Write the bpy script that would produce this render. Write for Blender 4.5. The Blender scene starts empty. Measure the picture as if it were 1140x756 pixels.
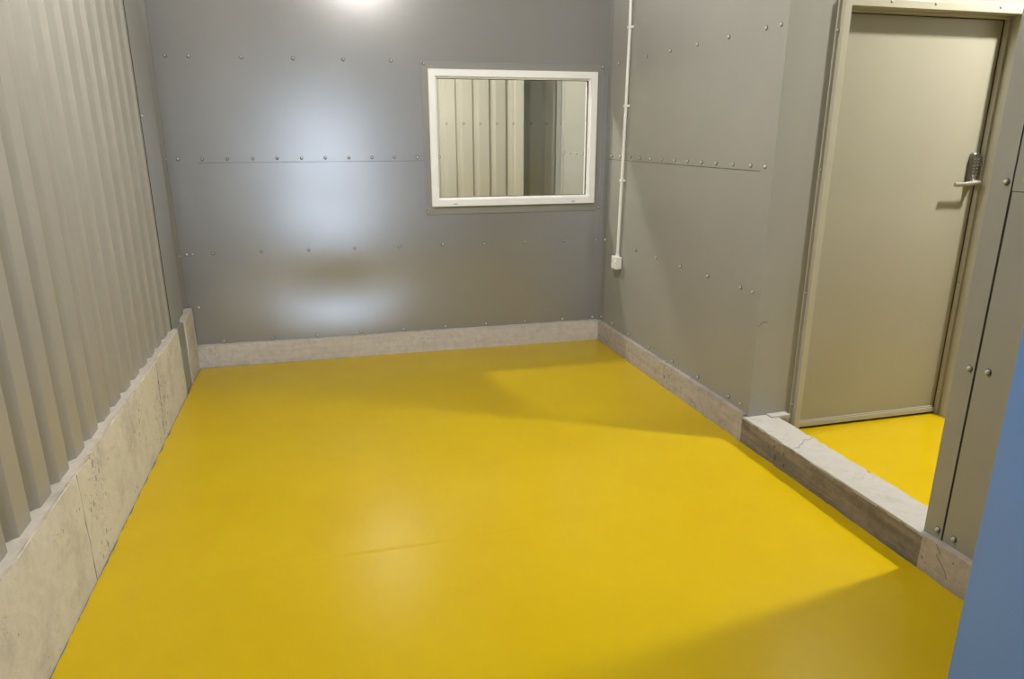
import bpy, bmesh, math, random
from mathutils import Vector, Matrix, noise as mn
random.seed(7)
S = bpy.context.scene
COL = S.collection

# ------------------------------------------------------------------ helpers
def frame(x, y, th=0.0):
    return Matrix.Translation((x, y, 0)) @ Matrix.Rotation(th, 4, 'Z')
BW = frame(0, 4.7813, -0.0157)      # wall with the window, local x along it, +y into it
RW = frame(1.9025, 4.7813, 0.0196)  # right wall, local -y towards the camera
LW = frame(-0.9353, 4.7813, 0.0161)
DW = frame(2.0, 2.8414, 0.0)        # wall with the steel door
W0 = Matrix.Identity(4)

def link(name, bm, mat, M=W0, parent=None, smooth=False, kind=None, bevel=0.0):
    me = bpy.data.meshes.new(name)
    bmesh.ops.recalc_face_normals(bm, faces=bm.faces[:])
    if smooth:
        for f in bm.faces: f.smooth = True
    bm.to_mesh(me); bm.free()
    me.materials.append(mat)
    o = bpy.data.objects.new(name, me); COL.objects.link(o)
    if parent is None:
        o.matrix_world = M
    else:
        o.parent = parent
        o.matrix_parent_inverse = Matrix.Identity(4)
        o.matrix_local = M
    if kind: o['kind'] = kind
    if bevel:
        b = o.modifiers.new('bevel', 'BEVEL'); b.width = bevel; b.segments = 2; b.limit_method = 'ANGLE'
    return o

def empty(name, M=W0, parent=None):
    o = bpy.data.objects.new(name, None); COL.objects.link(o)
    o.empty_display_size = .1
    if parent: o.parent = parent; o.matrix_local = M
    else: o.matrix_world = M
    return o

def tag(o, label=None, cat=None, group=None, kind=None):
    if label: o['label'] = label
    if cat: o['category'] = cat
    if group: o['group'] = group
    if kind: o['kind'] = kind
    return o

def box(bm, x0, x1, y0, y1, z0, z1):
    v = [bm.verts.new(p) for p in ((x0,y0,z0),(x1,y0,z0),(x1,y1,z0),(x0,y1,z0),(x0,y0,z1),(x1,y0,z1),(x1,y1,z1),(x0,y1,z1))]
    for f in ((0,3,2,1),(4,5,6,7),(0,1,5,4),(1,2,6,5),(2,3,7,6),(3,0,4,7)): bm.faces.new([v[i] for i in f])
def bx(*a):
    bm = bmesh.new(); box(bm, *a); return bm

def rough_box(x0, x1, y0, y1, z0, z1, axis, step=.03, amp=.004, seed=0, edge=.5):
    """block with an uneven cast surface; axis = the long one"""
    bm = bmesh.new()
    L0, L1 = (x0, x1) if axis == 'x' else (y0, y1)
    n = max(2, int((L1-L0)/step))
    w0, w1 = (y0, y1) if axis == 'x' else (x0, x1)
    mw = max(1, int((w1-w0)/.03)); mh = max(2, int((z1-z0)/.03))
    ring = []
    for j in range(mh): ring.append((w0, z0+(z1-z0)*j/mh))
    for j in range(mw): ring.append((w0+(w1-w0)*j/mw, z1))
    for j in range(mh): ring.append((w1, z1-(z1-z0)*j/mh))
    for j in range(mw): ring.append((w1-(w1-w0)*j/mw, z0))
    rows = []
    for i in range(n+1):
        t = L0+(L1-L0)*i/n
        row = []
        for (w, z) in ring:
            p = Vector((t, w, z)) if axis == 'x' else Vector((w, t, z))
            q = p*9+Vector((seed*3.1, seed, 0))
            a = amp*mn.noise(q)+amp*.5*mn.noise(q*4)
            onedge = (abs(z-z1) < 1e-5 and (abs(w-w0) < 1e-5 or abs(w-w1) < 1e-5))
            if onedge: a -= amp*edge*max(0, mn.noise(q*3)+.25)*2
            d = Vector((0, 0, 0))
            dw = -1 if abs(w-w0) < 1e-5 else (1 if abs(w-w1) < 1e-5 else 0)
            dz = 1 if abs(z-z1) < 1e-5 else 0
            if axis == 'x': d = Vector((0, dw, dz))
            else: d = Vector((dw, 0, dz))
            if z < z0+1e-5: d *= 0
            row.append(bm.verts.new(p+d*a))
        rows.append(row)
    m = len(ring)
    for i in range(n):
        for j in range(m):
            bm.faces.new((rows[i][j], rows[i][(j+1) % m], rows[i+1][(j+1) % m], rows[i+1][j]))
    bm.faces.new(rows[0]); bm.faces.new(rows[-1][::-1])
    return bm

def cyl(bm, p, axis, r, h, n=16, r2=None):
    ax = Vector(axis).normalized()
    q = ax.to_track_quat('Z', 'Y').to_matrix().to_4x4()
    bmesh.ops.create_cone(bm, cap_ends=True, segments=n, radius1=r, radius2=r if r2 is None else r2, depth=h,
                          matrix=Matrix.Translation(Vector(p)+ax*h/2) @ q)

def extrude_profile(pts, z0, z1, closed=False, thick=None):
    """vertical sheet along a plan polyline with real thickness; pts = [(x,y)...]"""
    bm = bmesh.new()
    if thick:
        back = []
        n = len(pts)
        for i in range(n):
            a = Vector(pts[max(0, i-1)]); b = Vector(pts[min(n-1, i+1)])
            t = (b-a).normalized(); nrm = Vector((-t.y, t.x))
            back.append(tuple(Vector(pts[i])+nrm*thick))
        loop = list(pts)+back[::-1]
    else: loop = list(pts)
    lo = [bm.verts.new((x, y, z0)) for x, y in loop]; hi = [bm.verts.new((x, y, z1)) for x, y in loop]
    m = len(loop)
    for i in range(m): bm.faces.new((lo[i], lo[(i+1) % m], hi[(i+1) % m], hi[i]))
    if thick:
        n = len(pts)
        for i in range(n-1):
            for s in (lo, hi): bm.faces.new((s[i], s[i+1], s[m-2-i], s[m-1-i]))
    else:
        bm.faces.new(lo); bm.faces.new(hi)
    return bm

# ------------------------------------------------------------------ materials
def mat(name):
    m = bpy.data.materials.new(name); m.use_nodes = True
    nt = m.node_tree
    return m, nt, nt.nodes['Principled BSDF']
def N(nt, t, **kw):
    n = nt.nodes.new(t)
    for k, v in kw.items():
        if k in n.inputs: n.inputs[k].default_value = v
        else: setattr(n, k, v)
    return n
def ramp(nt, src, stops):
    r = nt.nodes.new('ShaderNodeValToRGB'); e = r.color_ramp.elements
    while len(e) < len(stops): e.new(.5)
    for i, (p, c) in enumerate(stops):
        e[i].position = p; e[i].color = (c, c, c, 1) if isinstance(c, (int, float)) else (*c, 1)
    nt.links.new(src, r.inputs[0]); return r
def coords(nt, scale=(1, 1, 1), kind='Object'):
    tc = nt.nodes.new('ShaderNodeTexCoord'); mp = nt.nodes.new('ShaderNodeMapping')
    mp.inputs['Scale'].default_value = scale
    nt.links.new(tc.outputs[kind], mp.inputs[0]); return mp.outputs[0]
def bump(nt, bsdf, h, strength, dist=.002):
    b = N(nt, 'ShaderNodeBump', Strength=strength, Distance=dist)
    nt.links.new(h, b.inputs['Height']); nt.links.new(b.outputs[0], bsdf.inputs['Normal']); return b

def painted(name, col, rough=.35, vary=.04, spec=.5, wob=.0):
    if 'white' not in name and 'blue' not in name: col = tuple(c*.80 for c in col)
    m, nt, b = mat(name)
    co = coords(nt)
    n = N(nt, 'ShaderNodeTexNoise', Scale=2.3, Detail=4.0); nt.links.new(co, n.inputs['Vector'])
    r = ramp(nt, n.outputs[0], [(.3, tuple(c*(1-vary) for c in col)), (.7, tuple(min(1, c*(1+vary)) for c in col))])
    nt.links.new(r.outputs[0], b.inputs['Base Color'])
    n2 = N(nt, 'ShaderNodeTexNoise', Scale=1.3, Detail=3.0); nt.links.new(co, n2.inputs['Vector'])
    r2 = ramp(nt, n2.outputs[0], [(.0, rough-.03), (1.0, rough+.03)])
    nt.links.new(r2.outputs[0], b.inputs['Roughness'])
    b.inputs['Specular IOR Level'].default_value = spec
    n3 = N(nt, 'ShaderNodeTexNoise', Scale=900.0, Detail=1.0); nt.links.new(co, n3.inputs['Vector'])
    bb = bump(nt, b, n3.outputs[0], .12, .0003)
    if wob:
        n4 = N(nt, 'ShaderNodeTexNoise', Scale=2.0, Detail=1.0); nt.links.new(co, n4.inputs['Vector'])
        b2 = N(nt, 'ShaderNodeBump', Strength=1.0, Distance=wob)
        nt.links.new(n4.outputs[0], b2.inputs['Height']); nt.links.new(b2.outputs[0], bb.inputs['Normal'])
    return m

def concrete(name, col, dark, rough=.85, pits=.5, streak=0.0, blot=.5, scale=1.0, mott=.93):
    col = tuple(c*.86 for c in col); dark = tuple(c*.80 for c in dark)
    m, nt, b = mat(name)
    co = coords(nt)
    n = N(nt, 'ShaderNodeTexNoise', Scale=5.0*scale, Detail=12.0, Roughness=.72); nt.links.new(co, n.inputs['Vector'])
    base = ramp(nt, n.outputs[0], [(.28, dark), (.28+.4*blot, col)])
    # formwork grain
    cs = coords(nt, (1.6, 1.6, 22))
    ns = N(nt, 'ShaderNodeTexNoise', Scale=1.5, Detail=3.0); nt.links.new(cs, ns.inputs['Vector'])
    rs = ramp(nt, ns.outputs[0], [(.38, 1-streak), (.55, 1.0)])
    mx = N(nt, 'ShaderNodeMix', data_type='RGBA', blend_type='MULTIPLY'); mx.inputs[0].default_value = 1
    nt.links.new(base.outputs[0], mx.inputs[6]); nt.links.new(rs.outputs[0], mx.inputs[7])
    nm = N(nt, 'ShaderNodeTexNoise', Scale=24.0, Detail=8.0, Roughness=.75); nt.links.new(co, nm.inputs['Vector'])
    rm = ramp(nt, nm.outputs[0], [(.34, mott), (.58, 1.03)])
    mm = N(nt, 'ShaderNodeMix', data_type='RGBA', blend_type='MULTIPLY'); mm.inputs[0].default_value = 1
    nt.links.new(mx.outputs[2], mm.inputs[6]); nt.links.new(rm.outputs[0], mm.inputs[7]); mx = mm
    # air holes
    v = N(nt, 'ShaderNodeTexVoronoi', Scale=34.0); nt.links.new(coords(nt, (1, 1, .55)), v.inputs['Vector'])
    ng = N(nt, 'ShaderNodeTexNoise', Scale=3.0, Detail=2.0); nt.links.new(co, ng.inputs['Vector'])
    gate = ramp(nt, ng.outputs[0], [(.42, 0.0), (.66, .27)])
    v2 = N(nt, 'ShaderNodeTexVoronoi', Scale=75.0); nt.links.new(co, v2.inputs['Vector'])
    l2 = N(nt, 'ShaderNodeMath', operation='LESS_THAN'); nt.links.new(v2.outputs['Distance'], l2.inputs[0]); nt.links.new(gate.outputs[0], l2.inputs[1])
    lt = N(nt, 'ShaderNodeMath', operation='LESS_THAN'); nt.links.new(v.outputs['Distance'], lt.inputs[0]); nt.links.new(gate.outputs[0], lt.inputs[1])
    lm = N(nt, 'ShaderNodeMath', operation='MAXIMUM'); nt.links.new(lt.outputs[0], lm.inputs[0]); nt.links.new(l2.outputs[0], lm.inputs[1])
    ml = N(nt, 'ShaderNodeMath', operation='MULTIPLY'); nt.links.new(lm.outputs[0], ml.inputs[0]); ml.inputs[1].default_value = pits
    mp = N(nt, 'ShaderNodeMix', data_type='RGBA'); nt.links.new(ml.outputs[0], mp.inputs[0])
    nt.links.new(mx.outputs[2], mp.inputs[6]); mp.inputs[7].default_value = (*[c*.4 for c in dark], 1)
    nt.links.new(mp.outputs[2], b.inputs['Base Color'])
    b.inputs['Roughness'].default_value = rough
    nf = N(nt, 'ShaderNodeTexNoise', Scale=70.0, Detail=6.0, Roughness=.7); nt.links.new(co, nf.inputs['Vector'])
    sb = N(nt, 'ShaderNodeMath', operation='SUBTRACT'); nt.links.new(nf.outputs[0], sb.inputs[0]); nt.links.new(lt.outputs[0], sb.inputs[1])
    bump(nt, b, sb.outputs[0], .5, .003)
    return m

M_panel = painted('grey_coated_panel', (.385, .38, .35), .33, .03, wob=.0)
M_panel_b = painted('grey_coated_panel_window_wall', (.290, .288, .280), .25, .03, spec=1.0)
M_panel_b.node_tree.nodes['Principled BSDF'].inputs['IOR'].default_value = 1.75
M_ret = painted('grey_coated_panel_reveal', (.36, .35, .30), .36, .04)
M_clad = painted('cream_cladding', (.395, .378, .338), .38, .03)
M_clad_b = painted('pale_cladding_next_room', (.74, .72, .64), .4, .03)
M_flash = painted('grey_flashing', (.33, .33, .30), .36, .03)
M_post = painted('pale_post', (.44, .45, .42), .4, .02)
M_alc = painted('grey_cladding_alcove', (.80, .84, .82), .4, .02)
M_post2 = painted('pale_corner_post', (.95, .93, .84), .4, .02)
M_door = painted('grey_door_coating', (.42, .405, .33), .34, .03)
M_dframe = painted('cream_door_frame', (.52, .50, .41), .34, .03)
M_white = painted('white_upvc', (.93, .93, .93), .28, .005)
M_wplast = painted('white_plastic', (.84, .83, .80), .35, .01)
M_blue = painted('blue_painted_steel', (.145, .30, .68), .36, .03)
M_conc_l = concrete('beige_cast_concrete', (.72, .69, .60), (.54, .515, .44), pits=.7, streak=.0, blot=.6)
M_conc_k = concrete('stained_kerb_concrete', (.55, .495, .44), (.30, .262, .225), pits=.6, streak=.12, blot=.45, mott=.80)
M_conc_b = concrete('pale_kerb_concrete', (.74, .69, .64), (.44, .39, .345), pits=.22, streak=.08, blot=.36, mott=.84)
M_conc_o = concrete('brown_kerb_concrete', (.29, .25, .195), (.19, .16, .12), pits=.8, streak=.28, blot=.5, mott=.78)
M_screed = concrete('light_screed', (.50, .48, .46), (.40, .38, .36), pits=.3, streak=0, blot=.4)
M_mortar = concrete('pale_mortar', (.60, .55, .49), (.46, .42, .36), pits=.2)
M_slab = concrete('grey_slab', (.20, .18, .15), (.12, .11, .09))
M_ceil = painted('off_white_ceiling', (.55, .54, .50), .7, .02, spec=.2)

def simple(name, col, rough, metal=0.0):
    m, nt, b = mat(name)
    co = coords(nt)
    n = N(nt, 'ShaderNodeTexNoise', Scale=40.0, Detail=3.0); nt.links.new(co, n.inputs['Vector'])
    r = ramp(nt, n.outputs[0], [(.35, tuple(c*.93 for c in col)), (.65, col)])
    nt.links.new(r.outputs[0], b.inputs['Base Color'])
    b.inputs['Roughness'].default_value = rough; b.inputs['Metallic'].default_value = metal
    return m
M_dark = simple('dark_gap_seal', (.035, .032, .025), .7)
M_screw = simple('screw_paint', (.60, .60, .57), .3, .2)
M_washer = simple('screw_washer', (.10, .095, .085), .6)
M_steel = simple('satin_stainless_steel', (.50, .47, .43), .30, .95)
M_steel_d = simple('dark_satin_steel', (.22, .205, .185), .36, .9)
M_pencil = simple('pencil_mark', (.10, .095, .085), .8)

def floor_mat():
    m, nt, b = mat('yellow_epoxy_floor')
    co = coords(nt, kind='Object')
    n = N(nt, 'ShaderNodeTexNoise', Scale=1.6, Detail=5.0, Roughness=.6); nt.links.new(co, n.inputs['Vector'])
    c = ramp(nt, n.outputs[0], [(.3, (.555, .382, .002)), (.7, (.595, .42, .003))])
    nt.links.new(c.outputs[0], b.inputs['Base Color'])
    n2 = N(nt, 'ShaderNodeTexNoise', Scale=3.0, Detail=8.0, Roughness=.7); nt.links.new(co, n2.inputs['Vector'])
    r = ramp(nt, n2.outputs[0], [(.2, .18), (.8, .23)]); nt.links.new(r.outputs[0], b.inputs['Roughness'])
    # roller stipple
    st = N(nt, 'ShaderNodeTexNoise', Scale=190.0, Detail=3.0, Roughness=.6); nt.links.new(co, st.inputs['Vector'])
    b1 = N(nt, 'ShaderNodeBump', Strength=.22, Distance=.0012); nt.links.new(st.outputs[0], b1.inputs['Height'])
    # filled joint running across the room at y = 2.32, with a slight wander
    sx = N(nt, 'ShaderNodeSeparateXYZ'); nt.links.new(co, sx.inputs[0])
    w = N(nt, 'ShaderNodeTexNoise', Scale=1.1, Detail=3.0); nt.links.new(co, w.inputs['Vector'])
    m1 = N(nt, 'ShaderNodeMath', operation='MULTIPLY_ADD'); nt.links.new(w.outputs[0], m1.inputs[0]); m1.inputs[1].default_value = .09; m1.inputs[2].default_value = -.045-2.325
    a1 = N(nt, 'ShaderNodeMath', operation='ADD'); nt.links.new(sx.outputs[1], a1.inputs[0]); nt.links.new(m1.outputs[0], a1.inputs[1])
    ab = N(nt, 'ShaderNodeMath', operation='ABSOLUTE'); nt.links.new(a1.outputs[0], ab.inputs[0])
    rr = ramp(nt, ab.outputs[0], [(0, .0), (.011, 1.0)]); 
    b2 = N(nt, 'ShaderNodeBump', Strength=.22, Distance=.003); nt.links.new(rr.outputs[0], b2.inputs['Height']); nt.links.new(b1.outputs[0], b2.inputs['Normal'])
    nt.links.new(b2.outputs[0], b.inputs['Normal'])
    b.inputs['Specular IOR Level'].default_value = .32
    return m
M_floor = floor_mat()

m, nt, b = mat('window_glass'); M_glass = m
nt.nodes.remove(b)
tr = N(nt, 'ShaderNodeBsdfTransparent'); tr.inputs[0].default_value = (.95, .955, .95, 1)
gl = N(nt, 'ShaderNodeBsdfGlossy'); gl.inputs['Roughness'].default_value = .0
fn = N(nt, 'ShaderNodeFresnel', IOR=1.45)
mxs = N(nt, 'ShaderNodeMixShader'); 
gm = N(nt, 'ShaderNodeNewGeometry'); iv = N(nt, 'ShaderNodeMath', operation='SUBTRACT'); iv.inputs[0].default_value = 1; nt.links.new(gm.outputs['Backfacing'], iv.inputs[1])
fm = N(nt, 'ShaderNodeMath', operation='MULTIPLY'); nt.links.new(iv.outputs[0], fm.inputs[0]); nt.links.new(fn.outputs[0], fm.inputs[1]); nt.links.new(fm.outputs[0], mxs.inputs[0]); nt.links.new(tr.outputs[0], mxs.inputs[1]); nt.links.new(gl.outputs[0], mxs.inputs[2])
nt.links.new(mxs.outputs[0], nt.nodes['Material Output'].inputs[0])

def emis(name, col, s):
    m, nt, b = mat(name)
    b.inputs['Base Color'].default_value = (.8, .8, .78, 1)
    b.inputs['Emission Color'].default_value = (*col, 1); b.inputs['Emission Strength'].default_value = s
    return m
M_lamp = emis('lamp_diffuser', (1, .93, .80), 6)

# ------------------------------------------------------------------ screws
def screw_mesh():
    bm = bmesh.new()
    cyl(bm, (0, 0, 0), (0, 0, 1), .0105, .0018, 18, .0098)
    cyl(bm, (0, 0, .0018), (0, 0, 1), .0080, .0038, 16, .0070)
    bmesh.ops.create_uvsphere(bm, u_segments=14, v_segments=6, radius=.0070, matrix=Matrix.Translation((0, 0, .0054)) @ Matrix.Scale(.55, 4, (0, 0, 1)))
    for f in bm.faces: f.smooth = True
    me = bpy.data.meshes.new('screw'); bm.to_mesh(me); bm.free()
    me.materials.append(M_screw); me.materials.append(M_washer)
    for pg in me.polygons:
        if max(me.vertices[i].co.z for i in pg.vertices) < .0023: pg.material_index = 1
    return me
SCREW = screw_mesh()
def screw(parent, p, nrm, s=1.0):
    o = bpy.data.objects.new('screw', SCREW); COL.objects.link(o); o.parent = parent
    q = Vector(nrm).to_track_quat('Z', 'Y').to_matrix().to_4x4()
    o.matrix_local = Matrix.Translation(p) @ q @ Matrix.Scale(s, 4)
    return o

# ------------------------------------------------------------------ floor slab + coating
ZC = 3.34
link('floor', bx(-1.4, 4.2, -.6, 8.3, -.15, -.004), M_slab, kind='structure')
def coat(name, x0, x1, y0, y1, lean0=0., lean1=0., ragged=.006):
    """coating film 4 mm thick, its rim a little ragged; lean = skew of the two long sides"""
    bm = bmesh.new()
    pts = []
    def along(a, b, n):
        for i in range(n):
            t = i/n; p = Vector(a).lerp(Vector(b), t)
            d = (Vector(b)-Vector(a)).normalized(); nn = Vector((-d.y, d.x, 0))
            r = ragged*(mn.noise(p*11)+.7*mn.noise(p*37))
            pts.append(p+nn*(ragged*.6+r))
    A = (x0+lean0*0, y1, 0); B = (x0+lean0*(y1-y0), y0, 0); Cc = (x1+lean1*(y1-y0), y0, 0); Dd = (x1, y1, 0)
    along(A, B, 260); along(B, Cc, 40); along(Cc, Dd, 260); along(Dd, A, 160)
    lo = [bm.verts.new((p.x, p.y, -.004)) for p in pts]; hi = [bm.verts.new((p.x, p.y, 0)) for p in pts]
    n = len(pts)
    for i in range(n): bm.faces.new((lo[i], lo[(i+1) % n], hi[(i+1) % n], hi[i]))
    bm.faces.new(hi)
    return link(name, bm, M_floor, kind='structure')
coat('floor', -.933, 1.902, -.2, 4.781, .0161, .0196)
coat('floor', 2.07, 4.05, -.2, 2.96, 0, 0, .002)
link('floor', bx(-1.3, 3.9, 4.95, 8.0, -.004, 0), M_floor, kind='structure')
link('ceiling', bx(-1.4, 4.2, -.6, 8.3, ZC, ZC+.1), M_ceil, kind='structure')

# ------------------------------------------------------------------ wall with the window (local frame BW)
WX0, WX1, WZ0, WZ1 = .700, 1.822, 1.060, 1.893     # structural opening
JZ = 1.340
F = .035
bm = bmesh.new()
for a in ((-1.4, WX0, F+.018, .15, .10, ZC), (WX1, 3.9, F+.018, .15, .10, ZC), (WX0, WX1, F+.018, .15, .10, WZ0), (WX0, WX1, F+.018, .15, WZ1, ZC)): box(bm, *a)
wall_back = link('wall_back', bm, M_panel, BW, kind='structure')
# face sheets: lower one, upper one laps over it
def bow(x, z):
    # thin sheet pulled in between its rows of screws
    if z < .17 or z > 1.37: return 0
    k = .0185 if z < .77 else .004
    w = .14+.86*math.exp(-((x-.02)/.42)**2)
    e = min(1, max(0, x+.86)/.3, max(0, 1.885-x)/.3); e = e*e*(3-2*e)
    return k*w*e*math.sin(math.pi*(z-.17)/.6)**2
bm = bmesh.new()
xs = [-.990, -.93, -.895]+[-.86+i*.06 for i in range(26)]+[WX0]; xs += [WX0+(WX1-WX0)*i/18 for i in range(1, 19)]+[1.885, 1.92]
zs = [.125+.0234*i for i in range(40)]+[WZ0, 1.10, 1.15, 1.20, 1.25, 1.30, JZ+.01]
gv = [[bm.verts.new((x, F+bow(x, z), z)) for z in zs] for x in xs]
for i in range(len(xs)-1):
    for j in range(len(zs)-1):
        if xs[i] >= WX0-1e-6 and xs[i+1] <= WX1+1e-6 and zs[j] >= WZ0-1e-6: continue
        bm.faces.new((gv[i][j], gv[i+1][j], gv[i+1][j+1], gv[i][j+1]))
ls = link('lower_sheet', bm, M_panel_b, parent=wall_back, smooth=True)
so = ls.modifiers.new('sheet', 'SOLIDIFY'); so.thickness = .001; so.offset = -1
ls.modifiers.new('split', 'EDGE_SPLIT')
bm = bmesh.new()
box(bm, -.990, WX0, F-.002, F-.0001, JZ, ZC); box(bm, WX1, 1.92, F-.002, F-.0001, JZ, ZC); box(bm, WX0, WX1, F-.002, F-.0001, WZ1, ZC)
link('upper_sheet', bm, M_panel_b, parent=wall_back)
link('joint_gap_shade', bx(-.79, WX0-.07, F-.0012, F-.0003, JZ-.0022, JZ+.0005), M_dark, parent=wall_back)  # dark strip added to draw the shadow line under the upper sheet's lap
# corner angles
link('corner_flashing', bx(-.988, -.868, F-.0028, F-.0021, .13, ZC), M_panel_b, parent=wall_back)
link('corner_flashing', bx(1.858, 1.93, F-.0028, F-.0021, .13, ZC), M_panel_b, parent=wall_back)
for x in (-.90, -.77, -.47, -.165, .14, .44): screw(wall_back, (x, F-.003, 1.965), (0, -1, 0))
screw(wall_back, (-.90, F-.0035, 1.964), (0, -1, 0), .9)
for k in range(11): screw(wall_back, (-.765+.150*k if k else -.765, F-.003, 1.363), (0, -1, 0), .95)
screw(wall_back, (-.905, F-.0035, 1.362), (0, -1, 0), .95)
for x in (-.93, -.895, -.77, -.47, -.167, .137, .437, .737, 1.035, 1.335, 1.635, 1.875): screw(wall_back, (x, F-.0015, .765), (0, -1, 0))
for x in (-.90, -.77, -.46, -.16, .14, .44, .74, 1.04, 1.335, 1.63, 1.87): screw(wall_back, (x, F-.0005, .172 if x > -.85 else .41), (0, -1, 0))

# window unit: flashing plate, uPVC frame, glass
win = empty('window_1', BW @ Matrix.Translation((1.26, F, 1.475))); tag(win, kind='structure')
T = Matrix.Translation((-1.26, -F, -1.475))
def frame_ring(ox0, ox1, oz0, oz1, ix0, ix1, iz0, iz1, y0, y1):
    bm = bmesh.new()
    o = [(ox0, oz0), (ox1, oz0), (ox1, oz1), (ox0, oz1)]; i = [(ix0, iz0), (ix1, iz0), (ix1, iz1), (ix0, iz1)]
    vs = {}
    for nm, l in (('o', o), ('i', i)):
        for k, (x, z) in enumerate(l):
            for s, y in ((0, y0), (1, y1)): vs[nm, k, s] = bm.verts.new((x, y, z))
    for k in range(4):
        k2 = (k+1) % 4
        bm.faces.new((vs['o', k, 0], vs['o', k2, 0], vs['i', k2, 0], vs['i', k, 0]))
        bm.faces.new((vs['o', k, 1], vs['i', k, 1], vs['i', k2, 1], vs['o', k2, 1]))
        bm.faces.new((vs['o', k, 0], vs['o', k, 1], vs['o', k2, 1], vs['o', k2, 0]))
        bm.faces.new((vs['i', k, 0], vs['i', k2, 0], vs['i', k2, 1], vs['i', k, 1]))
    return bm
o = link('flashing_surround', frame_ring(.632, 1.895, .978, 1.968, WX0-.005, WX1+.005, WZ0-.005, WZ1+.005, F-.0065, F-.0036), M_flash, T, win)
for p in ((.648, 1.952), (1.884, 1.952), (1.888, 1.000), (.645, .996)): screw(o, (p[0], F-.0065, p[1]), (0, -1, 0), .95)
fr = link('window_frame', frame_ring(.673, 1.848, 1.032, 1.920, .716, 1.802, 1.078, 1.876, F-.024, .13), M_white, T, win, bevel=.002)
link('glazing_bead', frame_ring(.714, 1.804, 1.076, 1.878, .726, 1.788, 1.090, 1.864, F-.008, .06), M_white, T, win, bevel=.002)
link('rubber_gasket', frame_ring(.722, 1.792, 1.086, 1.868, .7285, 1.7855, 1.0925, 1.8615, F+.002, .058), M_dark, T, win)
link('glass_pane', bx(.724, 1.790, .066, .070, 1.088, 1.866), M_glass, T, win)
for x in (.835, 1.688):
    d = link('drain_slot', bx(x-.014, x+.014, F-.0246, F-.0236, 1.0455, 1.0490), M_dark, T, win, bevel=.0006)

# kerb below it
link('trim_1', rough_box(-.95, 1.915, 0, .20, -.004, .146, 'x', amp=.003, seed=1), M_conc_b, BW, kind='structure')
# pale screed bead on top of the kerb against the sheets
link('trim_2', rough_box(-.95, 1.90, .012, .06, .13, .1525, 'x', amp=.003, seed=2), M_mortar, BW, kind='structure')

# ------------------------------------------------------------------ right wall (local frame RW)
P = .029
d1 = 1.945       # far stretch ends here, the opening begins
d2 = 3.034       # near stretch begins
d3 = 5.0
wr = link('wall_right', bx(P+.002, P+.155, -d1, .30, .10, ZC), M_panel, RW, kind='structure')
link('lower_sheet', bx(P, P+.0015, -d1+.09, -.005, .125, JZ+.01), M_panel, parent=wr)
link('upper_sheet', bx(P-.002, P-.0001, -d1+.09, -.005, JZ, ZC), M_panel, parent=wr)
link('joint_gap_shade', bx(P-.0012, P-.0003, -d1+.09, -.05, JZ-.0024, JZ+.0005), M_dark, parent=wr)  # lap shadow again, put in as a dark strip
link('joint_gap_shade', bx(P-.0012, P-.0003, -d3, -d2-.0735, JZ-.0024, JZ+.0005), M_dark, parent=wr)  # dark strip for the lap shadow, along the near stretch
bm = extrude_profile([(P-.0035, -d1+.10), (P-.0035, -d1-.0015), (P+.16, -d1-.0015)], .128, ZC, thick=.0013)
link('corner_flashing', bm, M_panel, parent=wr)
bm = bx(P-.0035, P-.0021, -.055, .035, .128, ZC)
link('corner_flashing', bm, M_flash, parent=wr)
for d in (.18, .59, .89, 1.19, 1.49, 1.79, 1.90): screw(wr, (P-.003, -d, 1.966), (-1, 0, 0))
for d in (.115, .265, .42, .565, .715, .865, 1.02, 1.17, 1.32, 1.465, 1.62, 1.77, 1.885): screw(wr, (P-.003, -d, 1.362), (-1, 0, 0))
for d in (.06, .285, .565, .865, 1.17, 1.47, 1.78, 1.885): screw(wr, (P-.0025, -d, .768), (-1, 0, 0))
for d in (.035, .24, .53, .84, 1.15, 1.45, 1.765, 1.875): screw(wr, (P-.002, -d, .178), (-1, 0, 0))
# near stretch
wn = link('wall_right', bx(P+.002, P+.155, -d3, -d2, .10, ZC), M_ret, RW, kind='structure')
link('corner_flashing', bx(P-.0035, P-.0021, -d2-.069, -d2+.0005, .128, ZC), M_panel, parent=wn)
link('flashing_return', bx(P-.0035, P+.156, -d2+.0005, -d2+.002, .128, ZC), M_panel, parent=wn)
link('lower_sheet', bx(P, P+.0015, -d3, -d2-.0735, .128, JZ+.01), M_panel, parent=wn)
link('upper_sheet', bx(P-.002, P-.0001, -d3, -d2-.0735, JZ, ZC), M_panel, parent=wn)
link('joint_gap_shade', bx(P-.0012, P+.0018, -d2-.0735, -d2-.069, .128, ZC), M_dark, parent=wn)
for z in (.168, .768, 1.366): screw(wn, (P-.0035, -d2-.052, z), (-1, 0, 0), 1.05)
for z in (.168, .776, 1.376): screw(wn, (P-.0003 if z < 1 else P-.002, -d2-.115, z), (-1, 0, 0), 1.05)

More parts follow.
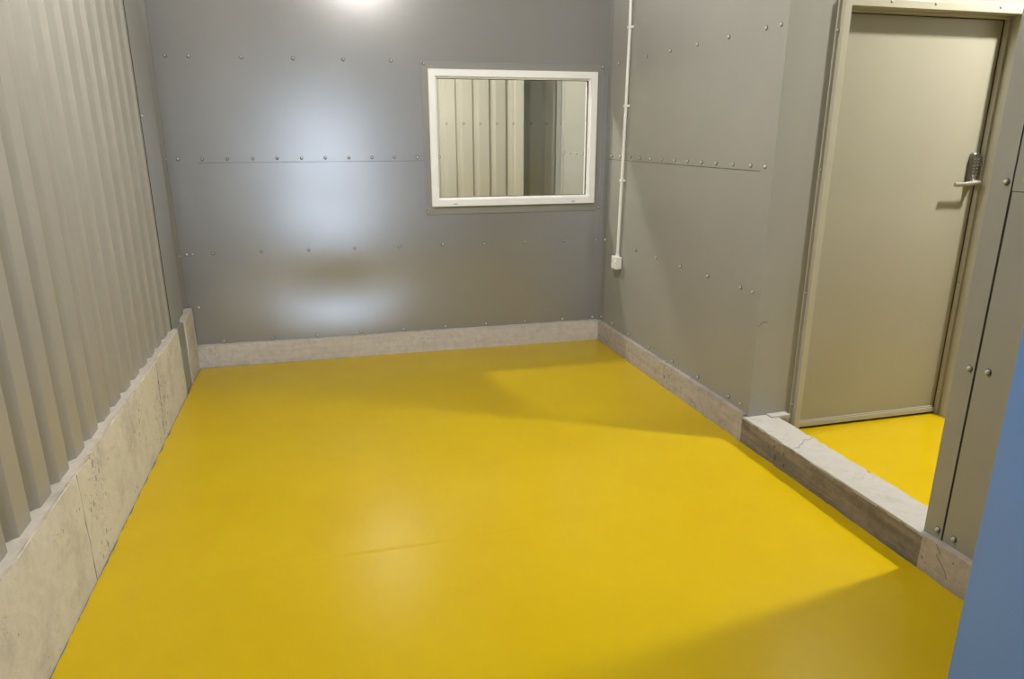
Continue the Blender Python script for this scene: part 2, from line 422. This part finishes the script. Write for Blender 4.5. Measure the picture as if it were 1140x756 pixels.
# kerb along the right: two narrow stretches under the sheets and a bare sill across the opening
link('trim_3', rough_box(0, .18, -d1+.01, 0, -.004, .1465, 'y', amp=.0025, seed=3), M_conc_k, RW, kind='structure')
ks = link('trim_4', rough_box(.001, .180, -d2-.02, -d1+.0095, -.004, .1270, 'y', amp=.003, seed=4, edge=1.2), M_conc_o, RW, kind='structure')
link('screed_top', rough_box(.003, .178, -d2-.02, -d1+.0095, .120, .1325, 'y', amp=.0025, seed=5, edge=1.0), M_screed, parent=ks)
kn = link('trim_5', rough_box(-.002, .18, -d3, -d2-.0205, -.004, .1345, 'y', amp=.0025, seed=6), M_conc_k, RW, kind='structure')
def crack(pts, r, parent, name='crack'):
    bm = bmesh.new()
    for a, b in zip(pts[:-1], pts[1:]):
        a = Vector(a); b = Vector(b); cyl(bm, a, b-a, r, (b-a).length*1.05, 6)
    return link(name, bm, M_dark, parent=parent)
crack([(-.003, -3.115, .130), (-.004, -3.135, .108), (-.004, -3.122, .093), (-.005, -3.150, .070), (-.005, -3.168, .052), (-.005, -3.176, .032)], .0006, kn)
crack([(-.003, -2.345, .112), (.001, -2.335, .131), (.020, -2.322, .1346), (.034, -2.331, .1352), (.06, -2.300, .1352), (.085, -2.292, .1353), (.11, -2.262, .1353), (.14, -2.268, .1351), (.17, -2.250, .1350)], .0005, ks)

# ------------------------------------------------------------------ door wall and corridor (local frame DW)
LX0, LX1, LZ = .255, 1.215, 2.075      # hole in the wall
bm = bmesh.new()
box(bm, .03, LX0, 0, .14, 0, ZC); box(bm, LX1, 2.1, 0, .14, 0, ZC); box(bm, LX0, LX1, 0, .14, LZ, ZC)
wd = link('wall_door_side', bm, M_panel, DW, kind='structure')
link('wall_corridor_right', bx(4.02, 4.12, -.4, 3.0, 0, ZC), M_panel, kind='structure')
link('trim_6', rough_box(.155, .185, -.035, .0, -.004, .126, 'x', amp=.002, seed=8), M_mortar, DW, kind='structure')
bm = rough_box(.075, .185, -.045, .005, .118, .138, 'x', amp=.002, seed=9)
link('trim_7', bm, M_screed, DW, kind='structure')
# pencil scribble on the reveal by the corner
def wpt(d, z): return (P+.16*0+d, -d1-.0018, z)
crack([(P+.004, -d1-.0020, .605), (P+.018, -d1-.0020, .622), (P+.030, -d1-.0020, .627), (P+.052, -d1-.0020, .626)], .0009, wr, 'pencil_mark')

door = empty('door_1', DW @ Matrix.Translation((.73, .06, 0))); tag(door, kind='structure')
T = Matrix.Translation((-.73, -.06, 0))
LF = .060          # face of the leaf
# frame: flanged profile; flange stands 6 mm proud on the wall, rebate steps inwards
FI0, FI1, FZ = .2586, 1.1993, 2.0428
def three_sided(x0, x1, zt, w, y0, y1):
    """jambs and head; inner faces at x0, x1, zt; face width w"""
    bm = bmesh.new()
    v = {}
    pts_i = [(x0, 0), (x0, zt), (x1, zt), (x1, 0)]; pts_o = [(x0-w, 0), (x0-w, zt+w), (x1+w, zt+w), (x1+w, 0)]
    for k in range(4):
        for s, y in ((0, y0), (1, y1)):
            v['i', k, s] = bm.verts.new((pts_i[k][0], y, pts_i[k][1])); v['o', k, s] = bm.verts.new((pts_o[k][0], y, pts_o[k][1]))
    for k in range(3):
        for s in (0, 1): bm.faces.new((v['i', k, s], v['i', k+1, s], v['o', k+1, s], v['o', k, s]))
        bm.faces.new((v['i', k, 0], v['i', k+1, 0], v['i', k+1, 1], v['i', k, 1]))
        bm.faces.new((v['o', k, 0], v['o', k+1, 0], v['o', k+1, 1], v['o', k, 1]))
    for k in (0, 3): bm.faces.new((v['i', k, 0], v['o', k, 0], v['o', k, 1], v['i', k, 1]))
    return bm
fr = link('door_frame', three_sided(FI0, FI1, FZ, .034, -.030, .012), M_dframe, T, door, bevel=.002)
link('frame_flange', three_sided(FI0-.034, FI1+.034, FZ+.034, .016, -.008, .0), M_dframe, T, door, bevel=.001)
link('frame_rebate', three_sided(FI0+.0, FI1+.012, FZ-.0, .040, .012, .034), M_dframe, T, door, bevel=.0015)
link('frame_stop', three_sided(FI0-.004, FI1-.003, FZ-.012, .045, .034, .125), M_dframe, T, door, bevel=.0015)
for z in (1.945, 1.349, .762, .179): screw(fr, (FI0-.0425, -.008, z), (-.3, -1, 0), .6)
for x in (.46, .697, 1.061): screw(fr, (x, -.030, FZ+.024), (0, -1, 0), .6)
for z in (.744, .136, 1.357): screw(fr, (FI1-.003, .044, z), (-1, 0, 0), .6)
leaf = link('door_leaf', bx(FI0+.0, FI1-.0085, LF, LF+.045, .014, FZ-.016), M_door, T, door, bevel=.0015)
link('edge_seal', bx(FI1-.009, FI1-.003, LF-.002, LF+.03, .0, FZ-.012), M_dark, T, door)
link('edge_seal', bx(FI0-.003, FI1-.004, LF-.002, LF+.03, FZ-.016, FZ-.0118), M_dark, T, door)
bm = bmesh.new()
box(bm, FI0+.002, FI1-.014, LF-.014, LF, .014, .040); box(bm, FI0+.002, FI1-.014, LF-.007, LF, .040, .048)
link('weather_bar', bm, M_dframe, T, door, bevel=.0015)
link('bottom_seal', bx(FI0+.004, FI1-.016, LF+.004, LF+.030, .0, .016), M_dark, T, door)

# push-button lock on the leaf
lk = empty('digital_lock', T @ Matrix.Translation((0, 0, 0)), door)
tag(lk, 'satin steel push-button keypad lock with lever')
cxl, z0, z1 = 1.155, 1.262, 1.413
def rounded_plate(w, h, y0, y1, cx, cz, r, taper=0., n=8):
    bm = bmesh.new(); ring = []
    for (sx, sz, a0) in ((1, 1, 0), (-1, 1, 90), (-1, -1, 180), (1, -1, 270)):
        for k in range(n+1):
            a = math.radians(a0+90*k/n)
            ring.append((sx*(w/2-r)+r*math.cos(a), sz*(h/2-r)+r*math.sin(a)))
    lo = [bm.verts.new((cx+x, y1, cz+z)) for x, z in ring]
    mid = [bm.verts.new((cx+x, y0+.005, cz+z)) for x, z in ring]
    s = (w-.008)/w; t = (h-.008)/h
    hi = [bm.verts.new((cx+x*s, y0, cz+z*t)) for x, z in ring]
    m_ = len(ring)
    for A, B in ((lo, mid), (mid, hi)):
        for i in range(m_): bm.faces.new((A[i], A[(i+1) % m_], B[(i+1) % m_], B[i]))
    bm.faces.new(hi); bm.faces.new(lo)
    return bm
body = link('lock_body', rounded_plate(.048, .158, LF-.024, LF, cxl, 1.338, .022), M_steel_d, parent=lk, smooth=False)
for r_ in range(6):
    for c_ in range(2):
        bm = bmesh.new(); cyl(bm, (cxl-.010+.020*c_, LF-.0235, 1.384-.0155*r_), (0, -1, 0), .0042, .0045, 14, .0038)
        link('button', bm, M_steel, parent=lk)
bm = bmesh.new()
cyl(bm, (cxl, LF-.022, 1.272), (0, -1, 0), .0175, .012, 24, .016)
cyl(bm, (cxl, LF-.034, 1.272), (0, -1, 0), .0105, .024, 20)
link('lever_rose', bm, M_steel, parent=lk, smooth=False)
bm = bmesh.new()
segs = [(cxl+.008, LF-.058, 1.272, .0105, .0095), (cxl-.010, LF-.060, 1.272, .0105, .0095), (cxl-.040, LF-.058, 1.268, .0115, .0085), (cxl-.085, LF-.056, 1.265, .0105, .0075), (cxl-.140, LF-.055, 1.264, .0115, .0080)]
rings = []
for (x, y, z, rz, ry) in segs:
    rings.append([bm.verts.new((x, y+ry*math.sin(a), z+rz*math.cos(a))) for a in [2*math.pi*k/14 for k in range(14)]])
for A, B in zip(rings[:-1], rings[1:]):
    for i in range(14): bm.faces.new((A[i], A[(i+1) % 14], B[(i+1) % 14], B[i]))
bm.faces.new(rings[0]); bm.faces.new(rings[-1])
link('lever_handle', bm, M_steel, parent=lk, smooth=False, bevel=.001)
bm = bmesh.new(); cyl(bm, (cxl, LF-.024, 1.293), (0, -1, 0), .011, .004, 20, .009)
link('clutch_disc', bm, M_steel, parent=lk)

# ------------------------------------------------------------------ left wall (local frame LW)
def cladding(ds, x_face, x_deep, first_deep=False): pass
pts = []
pitch = .1705
xf, xd = -.030, -.064
pts.append((xf, -3.85))
k = 8
while True:
    df = 2.438+pitch*8-pitch*(8-k)      # near edge of the pan beyond the recess
    dn = df+.079
    if df < .53: break
    if dn < 3.85:
        pts += [(xf, -dn), (xd, -(df+.042)), (xd, -(df+.037)), (xf, -df)]
    k -= 1
pts.append((xf, -.522))
bm = extrude_profile(pts, .40, ZC, thick=.0012)
wl = link('wall_left', bm, M_clad, LW, kind='structure')
# everything behind the sheet
link('wall_left', bx(-.24, -.075, -5.0, .35, 0, ZC), M_clad, LW, kind='structure')
bm = extrude_profile([(xf+.004, -.524), (xf+.004, -.352), (xf+.002, -.350), (xf+.002, -.140), (xf-.018, -.128), (xf-.018, -.030), (xf-.004, .036)], .34, ZC, thick=.0012)
link('corner_flashing', bm, M_flash, parent=wl)
link('joint_gap_shade', bx(xf-.004, xf+.0035, -.5275, -.524, .41, ZC), M_dark, parent=wl)
link('column_cover', bx(-.030, -.007, -.498, -.280, -.003, .40), M_flash, parent=wl)
screw(wl, (xf+.0035, -.508, 1.606), (1, 0, 0), .8)
for z in (1.362, .765): screw(wl, (xf-.002, -.012, z), (1, 0, 0), .8)
# concrete upstand in three casts, and the mortar bed on top of it
link('trim_8', rough_box(-.12, 0, -3.9, -2.386, -.004, .408, 'y', amp=.003, seed=11), M_conc_l, LW, kind='structure')
ll = link('trim_9', rough_box(-.12, 0, -2.382, -.500, -.004, .408, 'y', amp=.003, seed=12), M_conc_l, LW, kind='structure')
link('trim_10', rough_box(-.12, 0, -.282, .02, -.004, .408, 'y', amp=.003, seed=13), M_conc_l, LW, kind='structure')
link('trim_11', rough_box(-.11, -.003, -3.9, -.502, .398, .4185, 'y', amp=.0035, seed=14, edge=1.3), M_mortar, LW, kind='structure')
link('trim_12', rough_box(-.11, -.003, -.280, .02, .398, .4165, 'y', amp=.0035, seed=15), M_mortar, LW, kind='structure')
link('trim_13', bx(-.10, .0006, -2.3865, -2.3815, -.003, .407), M_slab, LW, kind='structure')
cr = []
for i in range(14):
    z = .40-.028*i; cr.append((.0035-.0005, -(1.125+.004*i)+.008*mn.noise(Vector((z*20, 3, 1))), z))
crack(cr, .0006, ll)

# ------------------------------------------------------------------ front wall with the doorway the camera stands in, and the hall behind it
fx0, fx1, fz = -.84, 1.13, 2.35
bm = bmesh.new()
box(bm, -1.3, fx0, -.10, .05, 0, ZC); box(bm, fx1, 4.12, -.10, .05, 0, ZC); box(bm, fx0, fx1, -.10, .05, fz, ZC)
link('wall_front', bm, M_panel, kind='structure')
link('floor', bx(-2.8, 4.2, -2.65, -.2, -.15, -.004), M_slab, kind='structure')
link('ceiling', bx(-2.8, 4.2, -2.65, -.5, ZC, ZC+.1), M_ceil, kind='structure')
link('wall_hall_left', bx(-2.8, -2.7, -2.65, .05, 0, ZC), M_panel, kind='structure')
link('wall_hall_right', bx(4.1, 4.2, -2.65, .05, 0, ZC), M_panel, kind='structure')
link('wall_hall_front', bx(-2.8, -1.2, -.10, .05, 0, ZC), M_panel, kind='structure')
gx0, gx1, gz, gy = -.80, .28, 2.02, -2.5
bm = bmesh.new()
box(bm, -2.8, gx0, gy-.15, gy, 0, ZC); box(bm, gx1, 4.2, gy-.15, gy, 0, ZC); box(bm, gx0, gx1, gy-.15, gy, gz, ZC)
link('wall_hall_rear', bm, M_panel, kind='structure')

# blue steel door standing open beside the camera
hx, hy = 1.145, .095
kk = 1.037
ex, ey = 1.2827*kk, kk
ang = math.atan2(ey-hy, ex-hx)
d2o = empty('door_2', frame(hx, hy, ang)); tag(d2o, kind='structure')
wdt = math.hypot(ex-hx, ey-hy)
link('door_leaf', bx(.0, wdt, -.044, 0, .012, 2.05), M_blue, parent=d2o, bevel=.0012)
for z in (.25, 1.02, 1.80):
    bm = bmesh.new(); cyl(bm, (-.006, .004, z-.05), (0, 0, 1), .007, .10, 14)
    link('hinge', bm, M_steel, parent=d2o)

# ------------------------------------------------------------------ conduit and socket box on the right wall
cd = .305
con = empty('electrical_conduit', RW @ Matrix.Translation((P-.0035, -cd, .69)))
tag(con, 'thin white round conduit running down the right-hand grey wall to a small box', 'conduit')
bm = bmesh.new()
path = [(-.0145, -.012, .0), (-.0145, -.012, .05), (-.0145, -.030, .55), (-.0145, -.044, 1.0), (-.0145, -.052, 1.45), (-.0145, -.050, ZC-.69-.001)]
rings = []
for (x, y, z) in path: rings.append([bm.verts.new((x+.0105*math.cos(a), y+.0105*math.sin(a), z)) for a in [2*math.pi*k/16 for k in range(16)]])
for A, B in zip(rings[:-1], rings[1:]):
    for i in range(16): bm.faces.new((A[i], A[(i+1) % 16], B[(i+1) % 16], B[i]))
bm.faces.new(rings[0]); bm.faces.new(rings[-1])
link('conduit_tube', bm, M_wplast, parent=con, smooth=True)
for (z, y) in ((.518, -.029), (.996, -.044), (1.471, -.052), (1.95, -.051)):
    bm = bmesh.new()
    box(bm, -.0275, -.0, y-.0155, y+.0155, z-.008, z+.008)
    box(bm, -.006, 0, y-.030, y+.0155, z-.008, z+.008)
    link('conduit_clip', bm, M_wplast, parent=con, bevel=.002)
bm = bmesh.new(); cyl(bm, (-.0145, -.012, -.004), (0, 0, 1), .014, .022, 18); link('conduit_gland', bm, M_wplast, parent=con)

sb = empty('switch_box', RW @ Matrix.Translation((P-.0035, -.318, .645)))
tag(sb, 'small white square surface-mounted electrical box at the lower end of the conduit', 'switch box')
link('back_box', bx(-.034, 0, -.043, .043, -.043, .043), M_wplast, parent=sb, bevel=.005)
fp = link('face_plate', bx(-.043, -.034, -.0445, .0445, -.0445, .0445), M_wplast, parent=sb, bevel=.004)
link('rocker', bx(-.0475, -.043, -.012, .012, -.016, .016), M_wplast, parent=sb, bevel=.002)
link('indicator', bx(-.0437, -.0428, -.010, .012, .020, .0225), M_dark, parent=sb)
for y in (-.032, .032): screw(sb, (-.043, y, 0), (-1, 0, 0), .45)

# ------------------------------------------------------------------ next room, seen through the window
def clad_pts(x0, x1, x_line, pitch=.171):
    """zigzag in plan facing -y; a dark step just left of each x_line + n*pitch"""
    out = [(x0, 0)]
    n = math.ceil((x0-x_line)/pitch)
    while True:
        q = x_line+n*pitch
        if q+.085 > x1: break
        if q-.012 > x0: out += [(q-.008, 0), (q+.004, .034), (q+.030, .034), (q+.062, 0)]
        n += 1
    out.append((x1, 0)); return out
yA = 7.10
bm = extrude_profile(clad_pts(-1.1, 1.865, 1.265), 0, ZC, thick=.0012)
wf = link('wall_far', bm, M_clad_b, frame(0, yA), kind='structure')
for n in range(-3, 4):
    screw(wf, (1.265+.171*n+.074, -.001, 1.615), (0, -1, 0), 1.1)
link('wall_far', bx(-1.3, 1.95, .05, .12, 0, ZC), M_clad_b, frame(0, yA), kind='structure')
link('trim_14', bx(1.862, 1.955, yA-.03, yA+.60, 0, ZC), M_post2, kind='structure', bevel=.003)
bm = extrude_profile(clad_pts(1.955, 3.6, 2.27, .174), 0, ZC, thick=.0012)
wg = link('wall_far', bm, M_alc, frame(0, 7.55), kind='structure')
for n in range(-1, 3): screw(wg, (2.27+.174*n+.074, -.001, 1.625), (0, -1, 0), 1.1)
link('wall_far', bx(1.90, 3.7, 7.60, 7.70, 0, ZC), M_clad_b, kind='structure')
link('wall_alcove_right', bx(3.55, 3.65, 4.9, 7.7, 0, ZC), M_clad_b, kind='structure')
wp = link('wall_next_right', bx(1.952, 2.09, 4.93, 5.83, 0, ZC), M_post, kind='structure')
link('lower_sheet', bx(1.9495, 1.9515, 4.935, 5.80, 0, 1.35), M_post, parent=wp)
link('upper_sheet', bx(1.948, 1.9495, 4.935, 5.80, 1.335, ZC), M_post, parent=wp)
link('corner_flashing', bx(1.9465, 1.9478, 5.775, 5.832, 0, ZC), M_post, parent=wp)
for y in (5.81, 5.75, 5.60, 5.45, 5.30, 5.15): screw(wp, (1.948, y, 1.362), (-1, 0, 0))
link('wall_next_left', bx(-1.2, -1.0, 4.95, 7.2, 0, ZC), M_clad_b, kind='structure')

# ------------------------------------------------------------------ lights: bulkhead fittings and the daylight through the doorway
def bulkhead(x, y, z, r, power, col, label, side=.5):
    e = empty('ceiling_light', frame(x, y) @ Matrix.Translation((0, 0, z)))
    tag(e, label, 'ceiling light')
    bm = bmesh.new(); cyl(bm, (0, 0, .05), (0, 0, 1), r+.02, ZC-z-.05 if ZC-z < .3 else .05, 32)
    link('lamp_base', bm, M_white, parent=e)
    if ZC-z >= .3:
        bm = bmesh.new(); cyl(bm, (0, 0, .1), (0, 0, 1), .012, ZC-z-.1, 12); link('drop_rod', bm, M_white, parent=e)
    bm = bmesh.new(); cyl(bm, (0, 0, .012), (0, 0, 1), r*.9, .038, 32, r); link('diffuser', bm, M_lamp, parent=e)
    L = bpy.data.lights.new('lamp', 'POINT'); L.shadow_soft_size = r*.8; L.energy = power*side; L.color = col
    o = bpy.data.objects.new('lamp', L); COL.objects.link(o); o.parent = e; o.location = (0, 0, -r*.81)
    L = bpy.data.lights.new('lamp', 'AREA'); L.shape = 'DISK'; L.size = 2*r*.9; L.energy = power*(1-side); L.color = col
    o = bpy.data.objects.new('lamp', L); COL.objects.link(o); o.parent = e; o.location = (0, 0, .008)
    return o
WARM = (1, .965, .91)
bulkhead(.32, 2.68, 3.165, .20, 110, WARM, 'round bulkhead light hanging above the middle of the yellow floor', .8)
bulkhead(3.50, 1.98, 2.96, .10, 96, (1, .955, .85), 'round bulkhead light above the yellow corridor floor by the door', .12)
bulkhead(.55, 5.62, 2.72, .07, 105, (1, .96, .84), 'round bulkhead light in the next room behind the window', .8)

Wd = bpy.data.worlds.new('sky'); S.world = Wd; Wd.use_nodes = True
bg = Wd.node_tree.nodes['Background']; bg.inputs[0].default_value = (.68, .80, .98, 1); bg.inputs[1].default_value = 9.5
pl = bpy.data.lights.new('doorway_daylight', 'AREA'); pl.shape = 'RECTANGLE'; pl.size = gx1-gx0; pl.size_y = gz
pl.cycles.is_portal = True
po = bpy.data.objects.new('doorway_daylight', pl); COL.objects.link(po)
po.matrix_world = Matrix.Translation(((gx0+gx1)/2, gy-.16, gz/2)) @ Matrix.Rotation(math.radians(90), 4, 'X')
# ------------------------------------------------------------------ camera
yaw, pit, rol, f, h = .2528, -.2881, -.0016, 767.55, 1.5033
cam = bpy.data.cameras.new('camera'); co = bpy.data.objects.new('camera', cam); COL.objects.link(co)
cy, sy, cp, sp = math.cos(yaw), math.sin(yaw), math.cos(pit), math.sin(pit)
fwd = Vector((sy*cp, cy*cp, sp)); right = Vector((cy, -sy, 0)); up = right.cross(fwd)
r2 = right*math.cos(rol)+up*math.sin(rol); u2 = up*math.cos(rol)-right*math.sin(rol)
Rm = Matrix((r2, u2, -fwd)).transposed().to_4x4()
co.matrix_world = Matrix.Translation((0, 0, h)) @ Rm
cam.sensor_fit = 'HORIZONTAL'; cam.sensor_width = 36; cam.lens = f/1140*36; cam.clip_start = .02
S.camera = co
S.view_settings.view_transform = 'Standard'; S.view_settings.look = 'None'
S.view_settings.gamma = 1; S.view_settings.use_curve_mapping = False
S.view_settings.exposure = 0.06
